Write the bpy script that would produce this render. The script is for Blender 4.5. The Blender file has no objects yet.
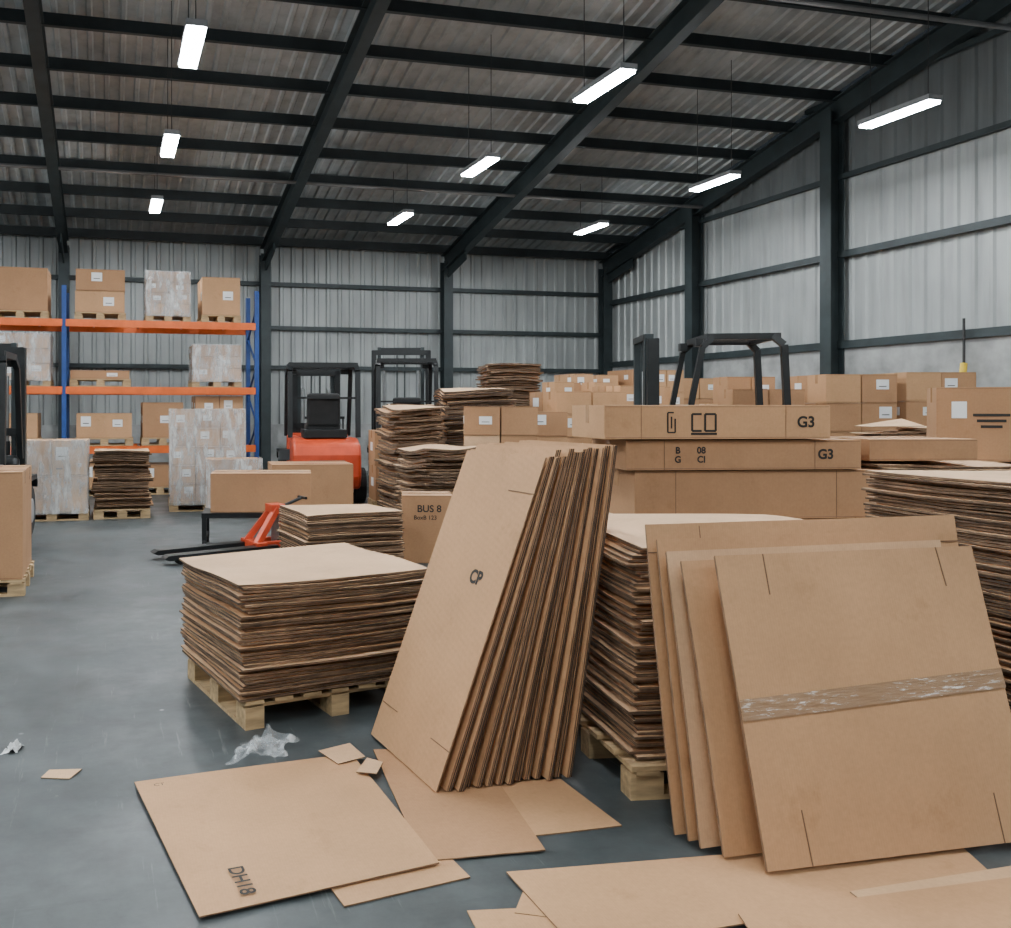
import bpy, math, random
from mathutils import Vector, Matrix, noise
random.seed(11)
R=random.uniform
scene=bpy.context.scene
col=scene.collection
V=Vector

# ---------------------------------------------------------------- materials
def nt(name):
    m=bpy.data.materials.new(name); m.use_nodes=True
    t=m.node_tree; b=t.nodes['Principled BSDF']
    return m,t,b
def ramp(t,fac,cols,pos=None):
    r=t.nodes.new('ShaderNodeValToRGB')
    e=r.color_ramp.elements
    n=len(cols)
    while len(e)<n: e.new(0.5)
    for i,c in enumerate(cols):
        e[i].position=pos[i] if pos else i/(n-1)
        e[i].color=(c[0],c[1],c[2],1)
    t.links.new(fac,r.inputs[0]); return r
def coords(t,scale=(1,1,1),kind='Object'):
    tc=t.nodes.new('ShaderNodeTexCoord'); mp=t.nodes.new('ShaderNodeMapping')
    mp.inputs['Scale'].default_value=scale
    t.links.new(tc.outputs[kind],mp.inputs[0]); return mp.outputs[0]
def noi(t,vec,scale,detail=4,rough=.55):
    n=t.nodes.new('ShaderNodeTexNoise'); n.inputs['Scale'].default_value=scale
    n.inputs['Detail'].default_value=detail; n.inputs['Roughness'].default_value=rough
    t.links.new(vec,n.inputs['Vector']); return n.outputs['Fac']
def mixc(t,a,b,fac,mode='MIX'):
    m=t.nodes.new('ShaderNodeMix'); m.data_type='RGBA'; m.blend_type=mode
    for s,v in ((m.inputs[6],a),(m.inputs[7],b)):
        if isinstance(v,tuple): s.default_value=(v[0],v[1],v[2],1)
        else: t.links.new(v,s)
    if isinstance(fac,(int,float)): m.inputs[0].default_value=fac
    else: t.links.new(fac,m.inputs[0])
    return m.outputs[2]
def bump(t,b,h,strength=.2,dist=.01):
    n=t.nodes.new('ShaderNodeBump'); n.inputs['Strength'].default_value=strength
    n.inputs['Distance'].default_value=dist
    t.links.new(h,n.inputs['Height']); t.links.new(n.outputs[0],b.inputs['Normal'])
MT={}
def basic(key,c,rough=.6,metal=0,var=.25,scale=6,bs=0,stretch=(1,1,1)):
    m,t,b=nt(key)
    v=coords(t,stretch); f=noi(t,v,scale)
    lo=tuple(x*(1-var) for x in c); hi=tuple(min(1,x*(1+var)) for x in c)
    r=ramp(t,f,[lo,c,hi],[.3,.5,.7]); t.links.new(r.outputs[0],b.inputs['Base Color'])
    b.inputs['Roughness'].default_value=rough; b.inputs['Metallic'].default_value=metal
    if bs: bump(t,b,f,bs)
    MT[key]=m; return m
def cardboard(key,c):
    m,t,b=nt(key)
    v=coords(t)
    f1=noi(t,v,1.7,3); f2=noi(t,coords(t,(1,1,1)),55,3,.7); f3=noi(t,v,4.5,5,.7)
    a=ramp(t,f1,[tuple(x*.86 for x in c),tuple(min(1,x*1.08) for x in c)],[.3,.7]).outputs[0]
    d=ramp(t,f2,[(.92,.91,.90),(1.04,1.03,1.02)],[.3,.7]).outputs[0]
    o=mixc(t,a,d,1.0,'MULTIPLY')
    o=mixc(t,o,ramp(t,f3,[(.80,.77,.73),(1,1,1)],[.30,.42]).outputs[0],.6,'MULTIPLY')
    w=t.nodes.new('ShaderNodeTexWave'); w.inputs['Scale'].default_value=30; w.inputs['Distortion'].default_value=.6
    t.links.new(v,w.inputs[0])
    d2=ramp(t,w.outputs['Fac'],[(.965,.965,.965),(1,1,1)]).outputs[0]
    o=mixc(t,o,d2,1.0,'MULTIPLY')
    t.links.new(o,b.inputs['Base Color']); b.inputs['Roughness'].default_value=.7
    b.inputs['Specular IOR Level'].default_value=.3
    bump(t,b,w.outputs['Fac'],.05,.003)
    MT[key]=m
cardboard('card',(.50,.288,.148)); cardboard('card2',(.40,.22,.112)); cardboard('card3',(.60,.385,.225))
def edge(key,lo,mid,hi):
    m,t,b=nt(key)
    f=noi(t,coords(t,(2.5,2.5,220)),1.0,3,.7); g=noi(t,coords(t),14,3)
    a=ramp(t,f,[lo,mid,hi],[.35,.5,.68]).outputs[0]
    o=mixc(t,a,ramp(t,g,[(.6,.6,.6),(1.15,1.15,1.15)],[.35,.65]).outputs[0],1.0,'MULTIPLY')
    t.links.new(o,b.inputs['Base Color']); b.inputs['Roughness'].default_value=.9
    MT[key]=m
edge('edge',(.04,.025,.015),(.125,.076,.045),(.34,.215,.13))
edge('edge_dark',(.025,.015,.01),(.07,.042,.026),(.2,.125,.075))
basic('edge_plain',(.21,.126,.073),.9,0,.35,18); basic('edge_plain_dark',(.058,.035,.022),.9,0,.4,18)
basic('crease',(.15,.085,.05),.9,0,.1)
basic('wood',(.42,.29,.15),.8,0,.35,5,.2,(1,6,6)); basic('wood_old',(.20,.145,.09),.85,0,.35,5,.2,(1,6,6))
basic('label',(.72,.73,.73),.5,0,.04); basic('ink',(.015,.013,.011),.7,0,.2)
basic('tape',(.40,.235,.125),.16,0,.12,14)
m,t,b=nt('packing_tape'); f=noi(t,coords(t,(2,2,16)),7,5,.75); g=noi(t,coords(t,(1.2,1.2,1.2)),1.9,2)
o=ramp(t,f,[(.31,.185,.10),(.37,.235,.14),(.80,.74,.67)],[.35,.57,.63]).outputs[0]  # brown tape; the whitish streaks are glints painted into its colour
o=mixc(t,(.33,.20,.11),o,ramp(t,g,[(0,0,0),(1,1,1)],[.47,.53]).outputs[0])
t.links.new(o,b.inputs['Base Color']); b.inputs['Roughness'].default_value=.10; b.inputs['Coat Weight'].default_value=.6; bump(t,b,f,.5,.006); MT['packing_tape']=m
basic('steel_dark',(.026,.036,.038),.5,.2,.25,3); basic('purlin',(.018,.024,.026),.55,.1,.25,3)
basic('black',(.010,.012,.013),.4,.2,.3); basic('rubber',(.012,.012,.012),.85,0,.3)
basic('red_paint',(.55,.065,.022),.4,.1,.15); basic('blue_paint',(.015,.06,.24),.45,.1,.2)
basic('orange_paint',(.72,.13,.02),.45,.1,.12); basic('chrome',(.4,.42,.43),.3,.9,.15)
basic('cable',(.02,.02,.02),.6,0,.1); basic('housing',(.30,.31,.32),.5,.3,.1); basic('pipe',(.16,.16,.16),.5,.3,.1)
basic('concrete_wall',(.26,.265,.26),.85,0,.3,2.5,.15); basic('yellow',(.65,.45,.03),.5,0,.1)
basic('paper',(.6,.62,.62),.7,0,.1)
def cladding(key,c,lo=.7):
    m,t,b=nt(key)
    f=noi(t,coords(t,(3,3,.35)),1.3,5); g=noi(t,coords(t),.5,3)
    a=ramp(t,f,[tuple(x*lo for x in c),c,tuple(x*1.12 for x in c)],[.3,.5,.75]).outputs[0]
    o=mixc(t,a,ramp(t,g,[(.82,.82,.82),(1.05,1.05,1.05)],[.35,.65]).outputs[0],1.0,'MULTIPLY')
    t.links.new(o,b.inputs['Base Color']); b.inputs['Roughness'].default_value=.5; b.inputs['Metallic'].default_value=.2
    MT[key]=m
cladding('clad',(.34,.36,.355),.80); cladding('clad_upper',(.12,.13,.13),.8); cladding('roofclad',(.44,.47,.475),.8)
# floor
m,t,b=nt('painted_concrete_floor'); v=coords(t)
f1=noi(t,v,.55,6,.6); f2=noi(t,v,5,6,.7); f3=noi(t,coords(t,(9,.6,1)),2.5,4,.7); f4=noi(t,coords(t,(.8,5,1)),1.4,6,.75); f5=noi(t,v,1.6,5,.65)
a=ramp(t,f1,[(.040,.049,.051),(.060,.070,.072),(.083,.093,.094)],[.34,.5,.66]).outputs[0]
o=mixc(t,a,ramp(t,f2,[(.66,.66,.66),(1.18,1.18,1.18)],[.3,.7]).outputs[0],1.0,'MULTIPLY')
o=mixc(t,o,(.12,.13,.13),ramp(t,f5,[(0,0,0),(.5,.5,.5)],[.55,.75]).outputs[0])
o=mixc(t,o,(.22,.23,.225),ramp(t,f3,[(0,0,0),(.6,.6,.6)],[.62,.76]).outputs[0])
o=mixc(t,o,(.030,.035,.036),ramp(t,f4,[(0,0,0),(.6,.6,.6)],[.56,.72]).outputs[0])
vo=t.nodes.new('ShaderNodeTexVoronoi'); vo.inputs['Scale'].default_value=3.2; t.links.new(v,vo.inputs[0])
o=mixc(t,o,(.33,.34,.34),ramp(t,vo.outputs['Distance'],[(.7,.7,.7),(0,0,0)],[.02,.05]).outputs[0])
t.links.new(o,b.inputs['Base Color'])
rr=ramp(t,f5,[(.38,.38,.38),(.60,.60,.60)],[.35,.65]).outputs[0]; t.links.new(rr,b.inputs['Roughness'])
bump(t,b,f2,.10,.01); MT['floor']=m
m,t,b=nt('wrap'); f=noi(t,coords(t,(2.5,2.5,.7)),3.2,4,.65)
b.inputs['Base Color'].default_value=(.74,.76,.76,1); b.inputs['Roughness'].default_value=.14
al=ramp(t,f,[(.12,.12,.12),(.32,.32,.32),(.8,.8,.8)],[.38,.54,.72]).outputs[0]; t.links.new(al,b.inputs['Alpha'])
bump(t,b,f,.5,.04); MT['wrap']=m
m,t,b=nt('film'); f=noi(t,coords(t),14,3,.6)
b.inputs['Base Color'].default_value=(.7,.74,.76,1); b.inputs['Roughness'].default_value=.15
al=ramp(t,f,[(.10,.10,.10),(.45,.45,.45)],[.4,.65]).outputs[0]; t.links.new(al,b.inputs['Alpha']); MT['film']=m
m,t,b=nt('led'); b.inputs['Base Color'].default_value=(.9,.95,1,1)
b.inputs['Emission Color'].default_value=(.92,.97,1,1); b.inputs['Emission Strength'].default_value=228; MT['led']=m

# ---------------------------------------------------------------- mesh builder
class MB:
    def __init__(s): s.v=[];s.f=[];s.m=[];s.M=Matrix.Identity(4)
    def add(s,vs,fs,mi):
        o=len(s.v); s.v+= [s.M@V(x) for x in vs]
        for i,f in enumerate(fs):
            s.f.append([o+k for k in f]); s.m.append(mi if isinstance(mi,str) else mi[i])
    def box(s,c,d,mi,rz=0,Rm=None):
        c=V(c); Rm=Rm or Matrix.Rotation(rz,3,'Z')
        vs=[c+Rm@V((x*d[0]/2,y*d[1]/2,z*d[2]/2)) for x in(-1,1) for y in(-1,1) for z in(-1,1)]
        s.add(vs,[(0,1,3,2),(4,6,7,5),(0,4,5,1),(2,3,7,6),(0,2,6,4),(1,5,7,3)],mi)
    def beam(s,p0,p1,w,h,mi,up=(0,0,1)):
        p0=V(p0);p1=V(p1);d=(p1-p0);L=d.length;d.normalize()
        u=V(up); x=d.cross(u)
        if x.length<1e-4: x=d.cross(V((0,1,0)))
        x.normalize(); z=x.cross(d)
        Rm=Matrix((x,d,z)).transposed()
        s.box((p0+p1)/2,(w,L,h),mi,Rm=Rm)
    def ibeam(s,p0,p1,w,h,mi,up=(0,0,1),tk=.025):
        p0=V(p0);p1=V(p1);d=(p1-p0).normalized();x=d.cross(V(up)).normalized();z=x.cross(d)
        s.beam(p0,p1,tk,h-tk,mi,up)
        for q in(-1,1):
            o=z*(h/2-tk/2)*q; s.beam(p0+o,p1+o,w,tk,mi,up)
    def cyl(s,p0,p1,r,mi,n=14,r2=None):
        p0=V(p0);p1=V(p1);d=(p1-p0).normalized();r2=r if r2 is None else r2
        x=d.orthogonal().normalized();y=d.cross(x)
        vs=[]
        for p,q in((p0,r),(p1,r2)):
            for i in range(n):
                a=2*math.pi*i/n; vs.append(p+x*math.cos(a)*q+y*math.sin(a)*q)
        fs=[(i,(i+1)%n,n+(i+1)%n,n+i) for i in range(n)]+[tuple(range(n))[::-1],tuple(range(n,2*n))]
        s.add(vs,fs,mi)
    def prism(s,prof,x0,x1,mi):
        n=len(prof); vs=[(x0,y,z) for y,z in prof]+[(x1,y,z) for y,z in prof]
        fs=[(i,(i+1)%n,n+(i+1)%n,n+i) for i in range(n)]+[tuple(range(n))[::-1],tuple(range(n,2*n))]
        s.add(vs,fs,mi)
    def torus(s,c,Rr,r,mi,Rm,n=20,k=8):
        vs=[];fs=[]
        for i in range(n):
            a=2*math.pi*i/n
            for j in range(k):
                q=2*math.pi*j/k
                vs.append(V(c)+Rm@V(((Rr+r*math.cos(q))*math.cos(a),(Rr+r*math.cos(q))*math.sin(a),r*math.sin(q))))
        for i in range(n):
            for j in range(k): fs.append((i*k+j,((i+1)%n)*k+j,((i+1)%n)*k+(j+1)%k,i*k+(j+1)%k))
        s.add(vs,fs,mi)
    def sheet(s,p00,p10,p11,p01,th,nu=1,nv=1,warp=None,top='card',side='edge'):
        p00,p10,p11,p01=map(V,(p00,p10,p11,p01))
        n=(p10-p00).cross(p01-p00).normalized()
        vs=[]
        for lay in(0,1):
            for j in range(nv+1):
                for i in range(nu+1):
                    a=i/nu;c=j/nv
                    p=p00*(1-a)*(1-c)+p10*a*(1-c)+p11*a*c+p01*(1-a)*c
                    if warp: p=p+n*warp(a,c)
                    vs.append(p-n*th*lay)
        W=nu+1;O=W*(nv+1);fs=[];ms=[]
        for j in range(nv):
            for i in range(nu):
                q=(j*W+i,j*W+i+1,(j+1)*W+i+1,(j+1)*W+i)
                fs.append(q);ms.append(top); fs.append(tuple(O+k for k in q[::-1]));ms.append(top)
        ring=[i for i in range(nu)]+[j*W+nu for j in range(nv)]+[nv*W+i for i in range(nu,0,-1)]+[j*W for j in range(nv,0,-1)]
        for a,c in zip(ring,ring[1:]+ring[:1]):
            fs.append((a,a+O,c+O,c));ms.append(side)
        s.add(vs,fs,ms)
    def obj(s,name,loc=(0,0,0),rz=0,bevel=0,parent=None,smooth=False):
        me=bpy.data.meshes.new(name); me.from_pydata([tuple(x) for x in s.v],[],s.f)
        keys=[]
        for k in s.m:
            if k not in keys: keys.append(k)
        for k in keys: me.materials.append(MT[k])
        ix={k:i for i,k in enumerate(keys)}
        me.polygons.foreach_set('material_index',[ix[k] for k in s.m])
        if smooth: me.polygons.foreach_set('use_smooth',[True]*len(s.m))
        me.update()
        o=bpy.data.objects.new(name,me); col.objects.link(o)
        o.location=loc;o.rotation_euler=(0,0,rz)
        if parent: o.parent=parent
        if bevel:
            b=o.modifiers.new('bevel','BEVEL'); b.width=bevel; b.segments=2; b.limit_method='ANGLE'
        return o
def empty(name,loc=(0,0,0),rz=0,sc=1):
    e=bpy.data.objects.new(name,None); col.objects.link(e); e.location=loc; e.rotation_euler=(0,0,rz); e.scale=(sc,)*3
    e.empty_display_size=.2
    return e
def text(parent,body,pos,right,up,size,mat='ink',name='printed_text',bold=.0):
    c=bpy.data.curves.new(name,'FONT'); c.body=body; c.size=size; c.align_x='CENTER'; c.align_y='CENTER'; c.offset=bold
    c.materials.append(MT[mat])
    o=bpy.data.objects.new(name,c); col.objects.link(o)
    r=V(right).normalized();u=V(up).normalized();n=r.cross(u).normalized();u=n.cross(r)
    M=Matrix((r,u,n)).transposed().to_4x4(); M.translation=V(pos)+n*.0015
    o.parent=parent; o.matrix_parent_inverse=Matrix.Identity(4); o.matrix_basis=M
    return o
def icon(parent,pos,w,h,segs,t=.013):
    mb=MB();x,y,z=pos
    for a,b,c,d in segs: mb.beam((x+a*w/2,y,z+b*h/2),(x+c*w/2,y,z+d*h/2),t,.002,'ink',up=(0,1,0))
    mb.obj('stencil_mark',parent=parent)
# ---------------------------------------------------------------- room
B=22.0; W=13.15; XL=-12.0; YF=-9.0; RIDGE=0.0; EAVE=5.76; SL=.212
def roofz(y): return EAVE+SL*(B-max(y,RIDGE)) - (SL*(RIDGE-y) if y<RIDGE else 0)
mb=MB(); mb.box(((XL+W)/2,(B+YF)/2,-.1),(W-XL+.6,B-YF+.6,.2),'floor'); mb.obj('floor')
def ribs(L,pitch=.30,dep=.035):
    out=[];x=0
    while x<L:
        for dx,d in((0,0),(pitch*.58,0),(pitch*.68,dep),(pitch*.90,dep)):
            if x+dx<L: out.append((x+dx,d))
        x+=pitch
    out.append((L,0)); return out
def cladwall(name,fn,L,zf,z0=0,mi='clad',mb=None):
    mb=mb or MB();pr=ribs(L);vs=[];fs=[]
    for (x,d) in pr:
        p=fn(x,d); vs.append((p[0],p[1],z0)); vs.append((p[0],p[1],max(z0,zf(p[1]))))
    for i in range(len(pr)-1): fs.append((2*i,2*i+2,2*i+3,2*i+1))
    mb.add(vs,fs,mi); return mb
mb=cladwall('wall_back',lambda x,d:(XL+x,B+.05-d),W-XL,lambda y:roofz(B)); 
mb.box(((XL+W)/2,B+.02,.6),(W-XL,.12,1.2),'concrete_wall'); mb.obj('wall_back')
mb=cladwall('wall_right',lambda x,d:(W+.05-d,YF+x),B-YF,lambda y:min(5.87,roofz(y)))
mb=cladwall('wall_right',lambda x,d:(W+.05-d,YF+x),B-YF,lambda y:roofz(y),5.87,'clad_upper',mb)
mb.box((W+.01,(B+YF)/2,1.35),(.14,B-YF,2.7),'concrete_wall'); mb.obj('wall_right')
mb=cladwall('wall_left',lambda x,d:(XL-.05+d,YF+x),B-YF,lambda y:roofz(y)); mb.obj('wall_left')
mb=cladwall('wall_front',lambda x,d:(XL+x,YF-.05+d),W-XL,lambda y:roofz(YF)); mb.obj('wall_front')
mb=MB();pr=ribs(W-XL,.25,.04);vs=[];fs=[]
for x,d in pr:
    for y in(YF,RIDGE,B): vs.append((XL+x,y,roofz(y)+.03-d))
for i in range(len(pr)-1):
    for k in(0,1): fs.append((3*i+k,3*i+k+1,3*i+k+4,3*i+k+3))
mb.add(vs,fs,'roofclad'); mb.obj('ceiling')
mb=MB();y=B-.25
while y>YF:
    z=roofz(y)-.13
    mb.beam((XL,y,z),(W,y,z),.03,.2,'purlin'); mb.beam((XL,y-.03,z-.1),(W,y-.03,z-.1),.09,.02,'purlin')
    y-=1.12
mb.obj('roof_purlins')
colsX=[W-.0,8.42,3.69,-1.04,-5.77,-10.5]; colsY=[17.96,13.92,9.88,5.84,1.8,-2.24,-6.3]
mb=MB()
for x in colsX:
    xx=min(x,W-.18)
    mb.ibeam((xx,B-.1,roofz(B)-.42),(xx,RIDGE,roofz(RIDGE)-.42),.2,.42,'steel_dark',(0,0,1))
    mb.ibeam((xx,RIDGE,roofz(RIDGE)-.42),(xx,YF,roofz(YF)-.42),.2,.42,'steel_dark',(0,0,1))
    mb.beam((xx,B-.3,roofz(B)-.7),(xx,B-1.5,roofz(B)-.42),.03,.25,'steel_dark')
mb.obj('roof_rafters')
mb=MB()
for x in colsX:
    xx=min(x,W-.18); mb.ibeam((xx,B-.2,0),(xx,B-.2,roofz(B)-.4),.24,.3,'steel_dark',(0,1,0))
for y in colsY:
    mb.ibeam((W-.22,y,0),(W-.22,y,roofz(y)-.4),.26,.3,'steel_dark',(1,0,0))
    mb.ibeam((XL+.22,y,0),(XL+.22,y,roofz(y)-.4),.26,.3,'steel_dark',(1,0,0))
mb.obj('steel_columns')
mb=MB()
for z in(2.6,3.58,4.66): mb.beam((XL,B-.05,z),(W,B-.05,z),.08,.1,'steel_dark')
mb.obj('trim_1')
mb=MB()
for z,h in((2.76,.14),(4.42,.12),(5.85,.09)): mb.beam((W-.08,YF,z),(W-.08,B,z),.09,h,'steel_dark')
mb.beam((W-.08,YF,7.3),(W-.08,B-7.3,7.3),.09,.09,'steel_dark')
mb.obj('trim_2')
mb=MB()
for y,z in((17.7,6.12),(9.75,6.8)):
    mb.cyl((XL,y,z),(W-.1,y,z),.035,'pipe',10)
    for x in colsX: mb.cyl((min(x,W-.2),y,z),(min(x,W-.2),y,roofz(y)-.5),.012,'cable',6)
mb.obj('ceiling_conduit')
for y in(17.65,13.55,9.8,5.6,1.5,-3.5):
    for x in(-8.6,-3.9,.86,5.80,10.15):
        mb=MB(); mb.box((0,0,.035),(.22,1.12,.07),'housing'); mb.box((0,0,-.014),(.19,1.07,.030),'led')
        zt=roofz(y)-5.5-.1
        for s in(-.45,.45): mb.cyl((0,s,.07),(0,s,zt),.006,'cable',5)
        mb.obj('led_ceiling_light',(x,y,5.5))

# ---------------------------------------------------------------- component builders
def pallet(mb,w=1.2,d=1.0,z=0,m='wood'):
    for x in(-w/2+.05,0,w/2-.05):
        mb.box((x,0,z+.01),(.1,d,.02),m)
        for y in(-d/2+.07,0,d/2-.07): mb.box((x,y,z+.065),(.1,.14,.09),m)
    for y in(-d/2+.07,0,d/2-.07): mb.box((0,y,z+.11+.001),(w,.1,.018),m)
    n=7
    for i in range(n):
        x=-w/2+.05+i*(w-.1)/(n-1); mb.box((x,0,z+.131),(.1,d,.02),m)
def pallet2(mb,w=1.2,d=1.0,z=0,m='wood'):
    for y in(-d/2+.06,0,d/2-.06):
        mb.box((0,y,z+.01),(w,.1,.02),m)
        for x in(-w/2+.07,0,w/2-.07): mb.box((x,y,z+.065),(.14,.1,.09),m)
    for x in(-w/2+.07,0,w/2-.07): mb.box((x,0,z+.111),(.1,d,.018),m)
    n=6
    for i in range(n):
        y=-d/2+.05+i*(d-.1)/(n-1); mb.box((0,y,z+.131),(w,.1,.02),m)
def stack(mb,w,d,z0,z1,n,jit=.012,top='card3',side='edge',seed=0,sag=.02,big=.03,twist=.01):
    rnd=random.Random(seed); H=(z1-z0)/n
    for k in range(n):
        jx=rnd.gauss(0,jit);jy=rnd.gauss(0,jit);a=rnd.gauss(0,twist)
        if rnd.random()<.12: jx+=rnd.uniform(-big,big); jy+=rnd.uniform(-big,big)
        ww=w*(1-rnd.uniform(0,.02));dd=d*(1-rnd.uniform(0,.02))
        z=z0+(k+1)*H; th=H*rnd.uniform(.55,.8)
        c,s_=math.cos(a),math.sin(a)
        P=[V((jx+c*x-s_*y,jy+s_*x+c*y,z)) for x,y in((-ww/2,-dd/2),(ww/2,-dd/2),(ww/2,dd/2),(-ww/2,dd/2))]
        fr=k/n; ph=rnd.uniform(-.3,.3); am=sag*fr
        lift=H*.25
        def wp(u,v,ph=ph,am=am,k=k): 
            return am*(.5*math.sin(3.1*u+v*2.2+seed)+.35*math.sin(5*v+seed*2+1))-am*.2+ lift*.5*math.sin(7*u+9*v+ph*9+k)
        mb.sheet(*P,th,7,7,wp,top if k==n-1 or rnd.random()<.7 else 'card',side)
def carton(mb,x,y,z,w,d,h,rz=0,m='card',label=0,tape=True,seed=0):
    rnd=random.Random(seed+int(x*97)+int(y*31)+int(z*57))
    M0=mb.M.copy(); mb.M=M0@Matrix.Translation((x,y,z))@Matrix.Rotation(rz,4,'Z')
    mb.box((0,0,h/2),(w,d,h-.004),m)
    e=.0015
    if tape:
        mb.box((0,0,h-.002),(w*1.002,.06,.004),'tape')
        mb.box((-w/2,0,h-.06),(.004,.06,.12),'tape'); mb.box((w/2,0,h-.06),(.004,.06,.12),'tape')
        mb.box((0,-d/2,h-.012),(w*.99,.003,.003),'crease')
        mb.box((0,-d/2,.012),(w*.99,.003,.003),'crease')
    if label:
        lw=min(.19,w*.36);lh=lw*rnd.uniform(.6,1.1);lx=rnd.uniform(-w*.25,w*.25);lz=h*rnd.uniform(.5,.68); lh=min(lh,h*.4)
        mb.box((lx,-d/2-e,lz),(lw,.003,lh),'label')
        mb.box((lx,-d/2-2*e,lz-lh*.2),(lw*.6,.002,lh*.08),'ink')
        if label>1:
            mb.box((-w*.3,-d/2-e,h*.2),(w*.18,.003,.02),'ink'); mb.box((w*.28,-d/2-e,h*.3),(w*.1,.003,.05),'label')
        mb.box((-w/2-e,0,lz),(.003,lw,lh),'label')
    mb.M=M0
def load(name,x,y,z,w,d,h,rz=0,nx=2,nz=2,wrap=False,label=1,pal=True,missing=0,seed=0,ms=('card','card2','card')):
    rnd=random.Random(seed+int(x*13)+int(y*7)); mb=MB(); zz=0
    if pal: pallet2(mb,w*1.03,d*1.0,0,'wood'); zz=.142
    ny=2 if d>.7 else 1; bh=(h-zz)/nz
    for k in range(nz):
        for i in range(nx):
            for j in range(ny):
                if k==nz-1 and rnd.random()<missing: continue
                carton(mb,-w/2+w/nx*(i+.5)+rnd.uniform(-.006,.006),-d/2+d/ny*(j+.5),zz+k*bh,w/nx-.012,d/ny-.012,bh-.003,rnd.uniform(-.02,.02),rnd.choice(ms),label if rnd.random()<.7 else 0,seed=seed)
    if wrap:
        q=.012
        f1=lambda a,c:.008*math.sin(9*a+14*c)*math.sin(5*c)
        mb.sheet((-w/2-q,-d/2-q,.1),(w/2+q,-d/2-q,.1),(w/2+q,-d/2-q,h+.01),(-w/2-q,-d/2-q,h+.01),.001,10,10,f1,'wrap','wrap')
        mb.sheet((-w/2-q,d/2+q,.1),(-w/2-q,-d/2-q,.1),(-w/2-q,-d/2-q,h+.01),(-w/2-q,d/2+q,h+.01),.001,10,10,f1,'wrap','wrap')
        mb.sheet((w/2+q,-d/2-q,.1),(w/2+q,d/2+q,.1),(w/2+q,d/2+q,h+.01),(w/2+q,-d/2-q,h+.01),.001,10,10,f1,'wrap','wrap')
    return mb.obj(name,(x,y,z),rz)
def stackobj(x,y,w,d,z1,n,rz=0,z0=0,pal=True,m='wood',**k):
    if pal:
        mb=MB(); pallet2(mb,w*1.0,d,0,m); mb.obj('wooden_pallet',(x,y,z0),rz); zb=.143
    else: zb=.002
    mb=MB(); stack(mb,w,d,0,z1-zb-z0,n,**k); return mb.obj('cardboard_sheet_stack',(x,y,z0+zb),rz)

# ---------------------------------------------------------------- foreground
r12=math.radians(12)
mb=MB(); pallet(mb,1.05,.98,0,'wood'); mb.obj('wooden_pallet',(1.064,5.02,0),r12)
mb=MB(); stack(mb,1.11,1.02,0,.58,34,.010,'card3','edge',3,.022); mb.obj('cardboard_sheet_stack',(1.064,5.02,.143),r12)

N=14
mb=MB()
for i in range(N):
    f=i/(N-1)
    bx=1.304+.595*f+R(-.004,.004); by=3.49+R(-.014,.022)+.02*f
    d=.52-.27*f**.9; L=1.465 if i==0 else R(1.44,1.475)-.015*f
    h=math.sqrt(L*L-d*d)
    z0=.018; far=V((-.073,.70,0)); up=V((d,.05,h))
    bw=R(-.006,.006)
    for q in range(3 if i else 1):
        ln=V((q*.0085,R(-.002,.002) if q else 0,0))
        p0=V((bx,by,z0))+ln; p1=p0+far
        mb.sheet(p1,p0,p0+up,p1+up,.006,6,12,
                 (lambda a,c,q=q,i=i,bw=bw:(0 if i==0 else bw*math.sin(math.pi*c))-q*.0008*math.sin(9*c+i)),
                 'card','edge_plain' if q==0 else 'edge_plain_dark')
lean=mb.obj('leaning_cardboard_sheets')
def surf_mark(mb,p0,U,Vv,lines,w=.004,m='crease'):
    U=V(U);Vv=V(Vv);n=U.cross(Vv).normalized()
    for s0,t0,s1,t1 in lines:
        a=V(p0)+U*s0+Vv*t0+n*.0012; c=V(p0)+U*s1+Vv*t1+n*.0012
        mb.beam(a,c,w,.0012,m,up=n)
Pf=V((1.304-.073,3.49+.70,.018)); Uf=V((.073,-.70,0)); Vf=V((.52,.05,math.sqrt(1.465**2-.52**2)))
mb=MB(); surf_mark(mb,Pf,Uf,Vf,[(.70,.885,1.0,.885),(0,.115,.25,.115),(.75,.115,1,.115)],.004)
mb.obj('score_lines',parent=lean)
text(lean,'CP',Pf+Uf*.66+Vf*.60,Uf,Vf,.085,bold=.0035)

rC=math.radians(-8)
cx=2.07+.6*math.cos(rC)-.5*math.sin(rC)*1; cy=3.31+.6*math.sin(rC)+.5*math.cos(rC)
mb=MB(); pallet2(mb,1.2,1.0,0,'wood'); mb.obj('wooden_pallet',(cx-.01,cy-.05,0),rC)
mb=MB(); stack(mb,1.16,.98,0,.90,52,.010,'card3','edge',5,.02,.02); mb.obj('cardboard_sheet_stack',(cx+.02,cy,.143),rC)

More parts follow.
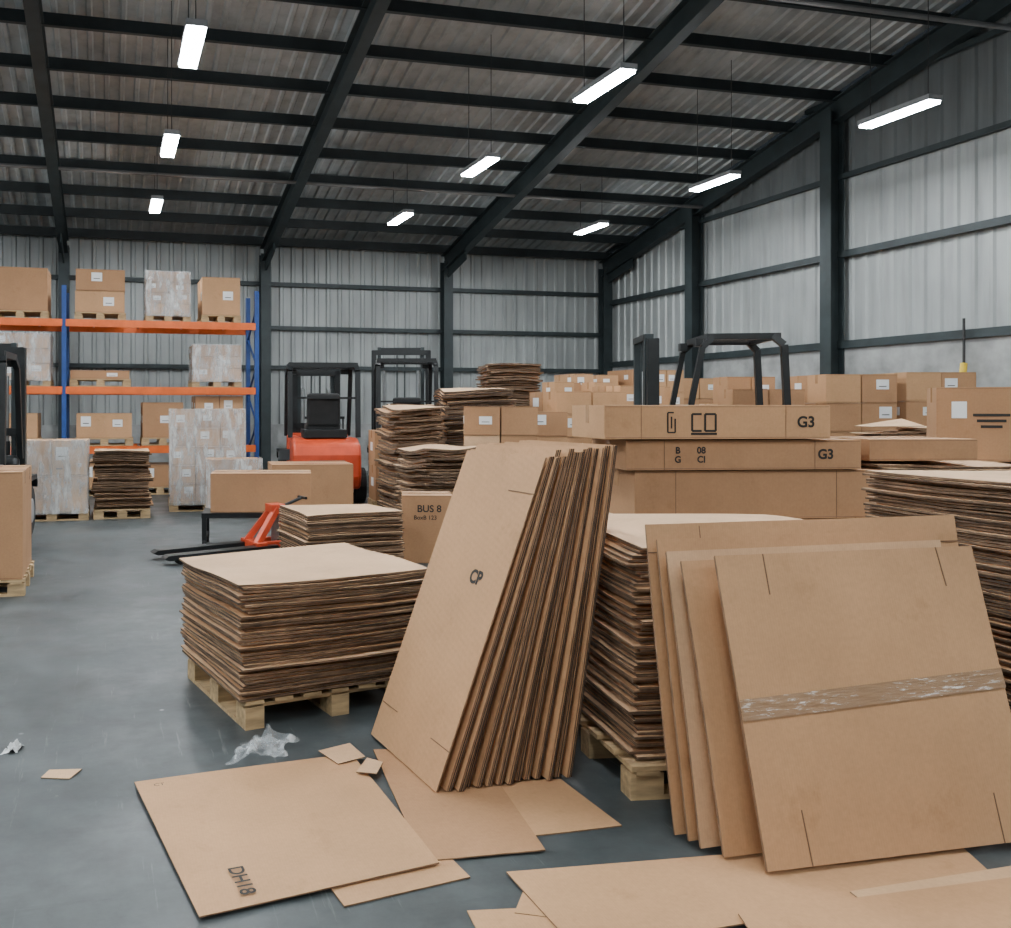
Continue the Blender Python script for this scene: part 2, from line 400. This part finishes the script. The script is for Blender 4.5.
def flat(mb,bl,U,Vv,th=.006,seed=0,amp=.006,two=True,top='card',side='edge_plain'):
    bl=V(bl);U=V(U);Vv=V(Vv)
    n=U.cross(Vv).normalized()
    w=lambda a,c:amp*math.sin(2.2*a+seed)*math.sin(math.pi*c)+amp*.5*math.sin(5*a+3*c+seed)
    mb.sheet(bl,bl+U,bl+U+Vv,bl+Vv,th,10,10,w,top,side)
    if two:
        b2=bl-n*(th+.006)+U*.004
        mb.sheet(b2,b2+U*.995,b2+U*.99+Vv*.992,b2+Vv*.996,th*.8,10,10,lambda a,c:w(a,c)-.004*abs(math.sin(5*c+seed))*math.sin(math.pi*c),top,side)
specs=[((2.157,2.60,.034),(1.13,-.035,0),(-.004,.268,1.025),0,0.0),
       ((2.085,2.73,.028),(1.20,.0,0),(-.01,.225,1.0),1,.006),
       ((2.050,2.81,.026),(1.28,-.0,0),(.0,.200,1.03),2,.006),
       ((2.045,2.87,.024),(1.30,.0,0),(.0,.195,1.07),3,.005),
       ((2.03,2.93,.020),(1.46,-.03,0),(.0,.190,1.125),4,.004)]
mb=MB()
for bl,U,Vv,sd,amp in specs: flat(mb,bl,U,Vv,.006,sd,amp,True,'card3' if sd==2 else 'card')
lr=mb.obj('leaning_box_blanks')
p0,U,Vv=map(V,specs[0][:3])
mb=MB(); surf_mark(mb,p0,U,Vv,[(.175,.86,.175,1),(.86,.86,.85,1),(.155,0,.15,.17),(.86,0,.86,.16)],.0045)
surf_mark(mb,V(specs[4][0]),V(specs[4][1]),V(specs[4][2]),[(0,.905,1,.905),(.16,.905,.16,1)],.004)
surf_mark(mb,p0,U,Vv,[(0,.485,1,.528)],.003)
mb.obj('score_lines',parent=lr)
n=U.cross(Vv).normalized()
mb=MB(); a=p0+Vv*.455+n*.0030; c=p0+U+Vv*.498+n*.0030; up=Vv*.068
mb.sheet(a,c,c+up,a+up,.001,60,8,lambda s,t:.0014*math.sin(47*s+9*t)*math.sin(17*s)*math.sin(6*t)+.0016,'packing_tape','packing_tape'); mb.obj('packing_tape',parent=lr)

def fl(name,q,z,sd=0,amp=.004,m='card',th=.005):
    mb=MB(); P=[V((x,y,z)) for x,y in q]
    mb.sheet(*P,th,10,10,lambda a,c:amp*(1+math.sin(3*a+sd)*math.cos(4*c+sd*2)),m,'edge_plain')
    return mb.obj(name)
g1=fl('flattened_box',[(.27,2.816),(1.113,2.951),(1.075,3.985),(.10,3.887)],.016,1,.003,'card')
text(g1,'DH18',(.425,2.99,.0225),(.12,-.97,0),(.97,.12,0),.075,bold=.0015)
text(g1,'CT',(.20,3.83,.0225),(1,.1,0),(-.1,1,0),.035)
fl('flattened_box',[(1.069,2.99),(1.521,2.96),(1.66,3.93),(1.19,4.02)],.0105,2,.001,'card2')
fl('flattened_box',[(1.47,3.08),(1.90,3.075),(1.88,3.52),(1.42,3.6)],.0055,3,.001)
fl('flattened_box',[(.729,2.787),(1.19,2.86),(1.15,3.2),(.68,3.1)],.0055,4,.001)
fl('flattened_box',[(1.33,2.38),(2.90,2.40),(3.02,2.69),(1.317,2.846)],.0135,5,.001)
fl('flattened_box',[(1.05,2.2),(1.62,2.2),(1.55,2.60),(1.10,2.67)],.0055,6,.0005,'card')
fl('flattened_box',[(1.75,1.95),(3.0,1.98),(2.95,2.39),(1.90,2.42)],.025,7,.0015)
fl('flattened_box',[(2.3,2.1),(3.25,2.1),(3.15,2.46),(2.35,2.455)],.0195,8,.0005,'card3')
fl('flattened_box',[(1.24,2.62),(1.36,2.56),(1.5,2.7),(1.36,2.78)],.0075,9,.0005)
def scrap(q,z,m='card3'):
    mb=MB();mb.sheet(*[V((x,y,z)) for x,y in q],.004,3,3,lambda a,c:.006*a*c,m,'edge');mb.obj('cardboard_scrap')
scrap([(.98,3.86),(1.12,3.91),(1.09,4.07),(.93,4.03)],.026)
scrap([(1.03,3.74),(1.11,3.70),(1.17,3.80),(1.12,3.88)],.033)
scrap([(-.29,4.07),(-.17,4.03),(-.12,4.11),(-.26,4.15)],.005)
def film(c,r,h,mat,sd,name,fr=1.6):
    mb=MB();n=26;vs=[];fs=[]
    for i in range(n+1):
        for j in range(n+1):
            x=(i/n-.5)*2;y=(j/n-.5)*2
            k=1+.5*noise.noise(V((x*1.5,y*1.5,sd)))
            rr=max(0,1-(x*x+y*y)/1.6)
            zz=(abs(noise.noise(V((x*fr,y*fr,sd+4))))*1.6+.25*abs(noise.noise(V((x*5,y*5,sd+9)))))*h*rr+.002
            vs.append((x*r[0]*k+.3*r[0]*y,y*r[1]*k,zz))
    for i in range(n):
        for j in range(n): fs.append((i*(n+1)+j,(i+1)*(n+1)+j,(i+1)*(n+1)+j+1,i*(n+1)+j+1))
    mb.add(vs,fs,mat); return mb.obj(name,c,smooth=True)
film((.70,4.15,.001),(.13,.10),.10,'film',2,'plastic_film')
film((-.44,4.44,.001),(.035,.045),.045,'paper',5,'crumpled_paper')

# ---------------------------------------------------------------- long boxes behind C
rE=math.radians(-9)
stackobj(4.18,5.45,1.6,.8,.85,34,rE,m='wood_old',seed=9,jit=.012)
def longbox(x,y,z,w,d,h,rz,m='card'):
    mb=MB(); carton(mb,0,0,0,w,d,h,0,m,0,True)
    for s in(-.34,.30): mb.box((w*s,-d/2-.001,h/2),(.004,.003,h*.97),'crease')
    return mb.obj('long_cardboard_box',(x,y,z),rz,.004)
longbox(4.25,5.42,.862,1.74,.6,.325,rE,'card2')
o=longbox(4.12,5.42,1.19,1.62,.6,.20,rE,'card2')
text(o,'B\nG',(-.46,-.302,.10),(1,0,0),(0,0,1),.06,bold=.002); text(o,'08\nCI',(-.30,-.302,.10),(1,0,0),(0,0,1),.06,bold=.002); text(o,'G3',(.56,-.302,.1),(1,0,0),(0,0,1),.09,bold=.003)
o=longbox(3.92,5.42,1.395,1.54,.6,.225,rE,'card')
icon(o,(-.32,-.302,.11),.05,.13,[(-1,-1,-1,1),(-1,1,.6,1),(1,-1,1,.4),(-1,-1,1,-1),(0,-.6,0,.6)],.010)
icon(o,(-.10,-.302,.11),.16,.11,[(-1,-1,-1,1),(-1,1,-.2,1),(-1,-1,-.2,-1),(.1,-1,.1,1),(1,-1,1,1),(.1,1,1,1),(.1,-1,1,-1),(-1.1,-1.35,1.1,-1.35)],.014)
text(o,'G3',(.60,-.302,.11),(1,0,0),(0,0,1),.10,bold=.003)

stackobj(4.38,3.26,1.24,1.16,1.275,74,math.radians(-2),m='wood_old',seed=13,jit=.010,top='card3')
stackobj(5.62,5.35,1.1,.9,1.22,50,math.radians(-5),m='wood_old',seed=21)
mb=MB(); carton(mb,0,0,0,.78,.6,.15,0,'card2',0); mb.obj('cardboard_box',(5.42,5.28,1.24),math.radians(-9),.003)
stackobj(6.95,5.95,1.2,1.0,1.17,50,math.radians(-10),m='wood_old',seed=22)
mb=MB(); carton(mb,0,0,0,.54,.40,.58,0,'card2',0)
mb.box((-.12,-.202,.4),(.10,.003,.13),'label')
for k in range(3): mb.box((.09,-.2015,.36-k*.045),(.24-.05*k,.003,.022),'ink')
bx=mb.obj('cardboard_box',(6.70,5.78,1.185),math.radians(-38),.004)
mb=MB(); pallet2(mb,.5,.4,0,'wood'); mb.obj('wooden_pallet',(7.22,5.62,1.19),math.radians(-20))

# ---------------------------------------------------------------- mid ground
stackobj(2.22,8.7,.98,.95,.60,26,math.radians(6),seed=31)
mb=MB()
for x in(-.42,.42):
    for y in(-.25,.25):
        mb.beam((x,y,.05),(x,y,.37),.05,.05,'black',(1,0,0)); mb.cyl((x-.02,y,.05),(x+.02,y,.05),.05,'rubber')
for y in(-.25,.25): mb.beam((-.45,y,.37),(.45,y,.37),.05,.05,'black'); 
for x in(-.42,.42): mb.beam((x,-.25,.37),(x,.25,.37),.05,.05,'black'); mb.beam((x,-.25,.12),(x,.25,.12),.03,.03,'black')
mb.box((0,0,.395),(.9,.55,.012),'black')
mb.obj('platform_cart',(1.50,10.48,0),math.radians(-10))
mb=MB(); carton(mb,0,0,0,1.15,.6,.45,0,'card2',0); mb.obj('cardboard_box',(1.74,10.50,.402),math.radians(-12),.004)
e=empty('pallet_jack',(1.74,9.78,0),math.radians(103))
mb=MB()
for x in(-.2,.2):
    mb.prism([(.05,.06),(1.25,.05),(1.3,.07),(1.25,.10),(.05,.13)],x-.08,x+.08,'black'); mb.cyl((x-.05,1.12,.04),(x+.05,1.12,.04),.04,'rubber')
mb.obj('forks',parent=e)
mb=MB()
for x in(-.16,.16):
    mb.beam((x,.26,.12),(x*.4,-.02,.50),.07,.07,'red_paint'); mb.beam((x,-.30,.12),(x*.4,-.04,.50),.07,.07,'red_paint')
    mb.beam((x,.28,.13),(x,-.30,.13),.06,.06,'red_paint')
mb.box((0,.22,.12),(.50,.12,.08),'red_paint'); mb.box((0,-.03,.50),(.20,.16,.09),'red_paint'); mb.cyl((0,-.03,.1),(0,-.03,.47),.045,'chrome')
mb.obj('frame',parent=e,bevel=.006)
mb=MB(); mb.cyl((-.06,-.1,.09),(.06,-.1,.09),.09,'rubber',18)
mb.cyl((0,-.08,.5),(0,-.36,.60),.018,'black'); mb.cyl((-.10,-.36,.60),(.10,-.36,.60),.016,'black'); mb.obj('wheel_and_handle',parent=e)
mb=MB(); carton(mb,0,0,0,.52,.5,.70,0,'card2',0)
bx=mb.obj('cardboard_box',(3.25,9.0,0),math.radians(-18),.004)
text(bx,'BUS 8',(.02,-.252,.56),(1,0,0),(0,0,1),.10,bold=.002); text(bx,'BoxB 123',(-.02,-.252,.47),(1,0,0),(0,0,1),.06,bold=.001)
stackobj(3.95,10.5,.72,.8,1.12,28,.15,m='wood_old',seed=41,jit=.03,side='edge',sag=.05)
stackobj(4.22,12.4,.72,.9,1.62,36,.0,m='wood_old',seed=42,jit=.035,side='edge',sag=.05)
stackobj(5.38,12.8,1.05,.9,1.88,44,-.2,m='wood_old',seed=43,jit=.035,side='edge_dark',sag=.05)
stackobj(6.95,15.0,.95,.9,2.36,50,-.2,m='wood_old',seed=44,jit=.03,side='edge',sag=.05)
stackobj(5.05,14.6,.8,.8,1.66,34,-.2,m='wood_old',seed=45,jit=.03,side='edge',sag=.04)
load('cardboard_box_pile',2.78,12.6,0,1.15,.8,.82,-.1,1,1,pal=True,label=0,ms=('card2',))
load('cardboard_box_pile',4.96,10.95,0,.92,.9,1.62,-.38,2,4,label=1,missing=0,ms=('card','card2','card3'))
load('cardboard_box_pile',3.30,13.45,0,.6,.5,.75,-.1,1,1,pal=False,ms=('card2',))
load('cardboard_box_pile',4.35,13.75,0,.6,.6,1.25,-.1,1,2,pal=True,ms=('card2','card'))
load('cardboard_box_pile',6.10,12.0,0,.6,.85,1.55,-.3,1,4,pal=True,ms=('card2','card'))
for i,(x,y,h,nx,nz) in enumerate([(7.9,14.4,2.05,3,5),(9.1,15.8,2.25,3,5),(10.4,16.0,2.35,3,5),(11.7,16.2,2.2,3,5),(8.2,12.8,1.95,3,4),(6.95,12.5,1.85,2,5)]):
    load('cardboard_box_pile',x,y,0,1.15,.9,h,R(-.08,.02),nx,nz,label=1,missing=.3,seed=i,ms=('card','card2','card2'))
for i,(x,y,h,nx,nz) in enumerate([(8.95,11.45,2.05,2,5),(9.72,10.3,2.05,2,5),(8.42,10.45,1.85,2,4),(10.80,10.1,2.08,2,5),(12.0,10.6,1.9,2,4)]):
    load('cardboard_box_pile',x,y,0,.96 if i!=0 else .7,.9,h,math.radians(-12),nx,nz,label=1,missing=.12,seed=60+i,ms=('card','card2','card2'))
stackobj(8.1,7.6,1.2,.9,1.27,30,-.2,m='wood_old',seed=71,jit=.04)
mb=MB()
for k in range(9):
    x=R(-.3,.3);z=.02+k*.014
    mb.sheet((x-.25,-.15,z),(x+.25,-.15,z+R(0,.01)),(x+.22,.2,z+R(0,.08)),(x-.25,.2,z),.006,2,2,None,'card3','edge_plain')
mb.obj('cardboard_scraps',(7.8,7.4,1.285),-.3)

load('cardboard_box_pile',-1.22,8.55,0,1.0,1.0,1.06,0,1,1,label=1,ms=('card2',))
load('shrink_wrapped_pallet',-.80,13.75,0,.98,.95,1.14,0,2,2,wrap=True,label=2,ms=('card3','card'))
load('shrink_wrapped_pallet',-1.95,13.75,0,1.0,.95,1.2,0,2,2,wrap=True,label=2)
stackobj(.17,13.75,.80,.85,.98,26,0,seed=51,jit=.03,side='edge')
load('shrink_wrapped_pallet',1.50,14.5,0,1.15,1.0,1.58,-.05,3,5,wrap=True,label=1,ms=('card2','card'))
load('shrink_wrapped_pallet',1.78,13.4,0,.80,.6,.85,-.05,2,2,wrap=True,label=1,ms=('card2',))

# ---------------------------------------------------------------- rack
mb=MB(); FX=[-4.29,-.80,2.69]; y0=16.84;y1=17.94
for x in FX:
    for y in(y0,y1):
        mb.beam((x,y,0),(x,y,3.8),.10,.08,'blue_paint',(1,0,0)); mb.box((x,y,.01),(.16,.14,.02),'blue_paint')
    z=.2;k=0
    while z<3.4:
        mb.beam((x,y0,z),(x,y1,z+.55),.03,.03,'blue_paint') if k%2==0 else mb.beam((x,y1,z),(x,y0,z+.55),.03,.03,'blue_paint'); z+=.55;k+=1
for a,c in zip(FX,FX[1:]):
    for z in(.84,1.92,3.13):
        for y in(y0-.05,y1+.05):
            mb.beam((a+.03,y,z),(c-.03,y,z),.05,.13,'orange_paint')
        for q in range(4): 
            xx=a+.5+q*.83; mb.beam((xx,y0,z+.04),(xx,y1,z+.04),.04,.03,'chrome')
mb.obj('pallet_rack')
zt=3.13+.068
for x,w,h,nx,nz,wr in((-1.56,.95,.92,1,1,0),(-.17,.88,.93,1,2,0),(1.05,.80,.93,2,4,1),(2.03,.72,.86,1,1,0),(-2.9,.95,.9,2,2,0)):
    load('pallet_of_boxes',x,17.35,zt,w,.9,h,0,nx,nz,wrap=bool(wr),label=1,seed=81,ms=('card','card2'))
zt=1.92+.068
for x,w,h,nx,nz,wr in((-1.55,1.0,.95,2,3,1),(-.17,1.05,.30,1,1,0),(1.95,.90,.80,2,3,1),(-2.9,.95,.8,2,2,0)):
    load('pallet_of_boxes',x,17.35,zt,w,.9,h,0,nx,nz,wrap=bool(wr),label=1,seed=82,ms=('card','card2'))
zt=.84+.068
for x,w,h,nx,nz,wr in((-.1,1.0,.6,2,1,0),(.95,.75,.80,1,1,0),(2.0,.9,.92,2,2,0),(-1.7,.9,.6,2,1,0)):
    load('pallet_of_boxes',x,17.35,zt,w,.9,h,0,nx,nz,wrap=bool(wr),label=1,seed=83)
for x,h in((-.2,.6),(.9,.55),(2.0,.6),(-1.8,.6)):
    load('pallet_of_boxes',x,17.35,0,.9,.9,h,0,1,1,label=1,seed=84)

# ---------------------------------------------------------------- forklifts
def forklift(loc,rz,paint='red_paint',sc=1.0,mastH=2.15,mw=.36,gh=2.15,forkz=.1):
    e=empty('forklift',loc,rz,sc)
    mb=MB()
    mb.prism([(-1.12,.22),(-1.2,.40),(-1.19,.70),(-1.1,.86),(-.85,.93),(-.45,.93),(-.38,.60),(.28,.55),(.34,.95),(.48,.98),(.52,.2),(-.3,.16)],-.48,.48,paint)
    mb.obj('chassis',parent=e,bevel=.05)
    mb=MB(); mb.box((0,-1.17,.55),(.5,.08,.16),'black'); 
    for x in(-.5,.5): mb.prism([(.2,.55),(.28,.72),(.85,.72),(.93,.55),(.85,.66),(.28,.66)],x-.12,x+.12,'black')
    mb.box((0,.05,.57),(.8,.6,.03),'rubber'); mb.box((0,-.65,.99),(.62,.55,.12),'black')
    mb.obj('body_trim',parent=e,bevel=.01)
    mb=MB()
    for x in(-.5,.5):
        for y,r,w in((.56,.30,.2),(-.75,.25,.17)):
            mb.cyl((x-w/2,y,r),(x+w/2,y,r),r,'rubber',24); mb.cyl((x-w/2-.01,y,r),(x+w/2+.01,y,r),r*.5,'housing',16)
    mb.obj('wheels',parent=e,bevel=.02)
    mb=MB(); mb.box((0,-.35,1.08),(.5,.5,.12),'rubber'); mb.box((0,-.60,1.33),(.48,.12,.48),'rubber',Rm=Matrix.Rotation(.15,3,'X'))
    mb.box((.0,-.28,.97),(.4,.4,.1),'black'); mb.obj('seat',parent=e,bevel=.04)
    mb=MB(); mb.cyl((0,.38,.95),(0,.15,1.25),.025,'black'); mb.torus((0,.15,1.26),.17,.016,'black',Matrix.Rotation(-.6,3,'X'))
    mb.beam((-.16,.15,1.26),(.16,.15,1.26),.02,.015,'black')
    for i in range(3): mb.cyl((.18+i*.06,.36,.95),(.18+i*.06,.30,1.2),.01,'black',6)
    mb.obj('steering_wheel',parent=e)
    mb=MB()
    for x in(-.49,.49):
        mb.beam((x,-.72,.93),(x,-.66,gh-.1),.07,.07,'black',(1,0,0)); mb.beam((x,-.66,gh-.1),(x*.96,-.55,gh),.07,.07,'black',(1,0,0))
        mb.beam((x,.44,.93),(x,.20,gh-.12),.06,.06,'black',(1,0,0)); mb.beam((x,.20,gh-.12),(x*.96,.08,gh),.06,.06,'black',(1,0,0))
        mb.beam((x*.96,-.6,gh),(x*.96,.14,gh),.06,.07,'black')
    mb.beam((-.5,-.6,gh),(.5,-.6,gh),.06,.07,'black'); mb.beam((-.5,.12,gh),(.5,.12,gh),.06,.07,'black')
    for i in range(7): x=-.36+i*.12; mb.beam((x,-.6,gh+.01),(x,.12,gh+.01),.02,.03,'black')
    mb.beam((-.5,-.70,1.5),(.5,-.70,1.5),.03,.03,'black')
    for x in(-.4,.4): mb.box((x,.22,gh-.06),(.12,.08,.09),'black')
    mb.obj('overhead_guard',parent=e)
    mb=MB()
    for x in(-mw,mw):
        mb.box((x,.72,mastH/2+.05),(.09,.13,mastH-.1),'black'); mb.box((x*.80,.75,mastH/2+.12),(.06,.1,mastH-.12),'steel_dark')
        mb.cyl((x*.62,.70,.2),(x*.62,.70,mastH*.85),.03,'chrome'); mb.cyl((x*.62,.70,.2),(x*.62,.70,mastH*.5),.045,'black')
    for z in(.3,mastH*.55,mastH-.04): mb.box((0,.68,z),(mw*2+.06,.05,.09),'black')
    mb.box((0,.78,mastH+.02),(mw*1.7,.06,.07),'black')
    for x in(-.07,.07): mb.box((x,.76,mastH*.55),(.025,.01,mastH*.9),'steel_dark')
    mb.obj('mast',parent=e)
    mb=MB(); 
    for z in(.15,.5): mb.box((0,.84,z+forkz),(.95,.05,.1),'black')
    for i in range(6): x=-.45+i*.18; mb.box((x,.84,.8+forkz),(.025,.03,.6),'black')
    mb.box((0,.84,1.1+forkz),(.95,.03,.04),'black')
    for x in(-.28,.28):
        mb.box((x,.89,.27+forkz),(.11,.04,.6),'black'); mb.prism([(.87,forkz-.04),(1.67,forkz-.03),(1.67,forkz-.02),(.87,forkz+.01)],x-.055,x+.055,'black')
    mb.obj('fork_carriage',parent=e)
    return e
forklift((3.65,15.7,0),math.radians(-8),'red_paint',1.18,1.95,.34,1.98)
forklift((5.80,17.4,0),math.radians(-14),'red_paint',1.15,2.45,.50,2.2)
forklift((7.12,9.58,0),math.radians(67),'red_paint',1.04,2.33,.42,2.34)
forklift((-1.62,11.3,0),math.radians(-4),'black',1.05,2.25,.46,2.1)

mb=MB(); mb.cyl((W-.2,11.3,3.0),(W-.2,11.3,2.3),.02,'cable',8); mb.cyl((W-.2,11.3,2.3),(W-.25,11.3,1.9),.05,'yellow',10); mb.obj('hanging_hose')

# ---------------------------------------------------------------- world + camera
w=bpy.data.worlds.new('world'); scene.world=w; w.use_nodes=True
w.node_tree.nodes['Background'].inputs[0].default_value=(.02,.025,.03,1)
cam=bpy.data.cameras.new('camera'); co=bpy.data.objects.new('camera',cam); col.objects.link(co)
co.location=(0,0,1.6); co.rotation_euler=(math.pi/2,0,-math.atan(220/900))
cam.sensor_fit='HORIZONTAL'; cam.sensor_width=36; cam.lens=900/1011*36
cam.shift_x=(505.5-330)/1011; cam.shift_y=-(464-408)/1011
cam.clip_start=.05; cam.clip_end=200
scene.camera=co
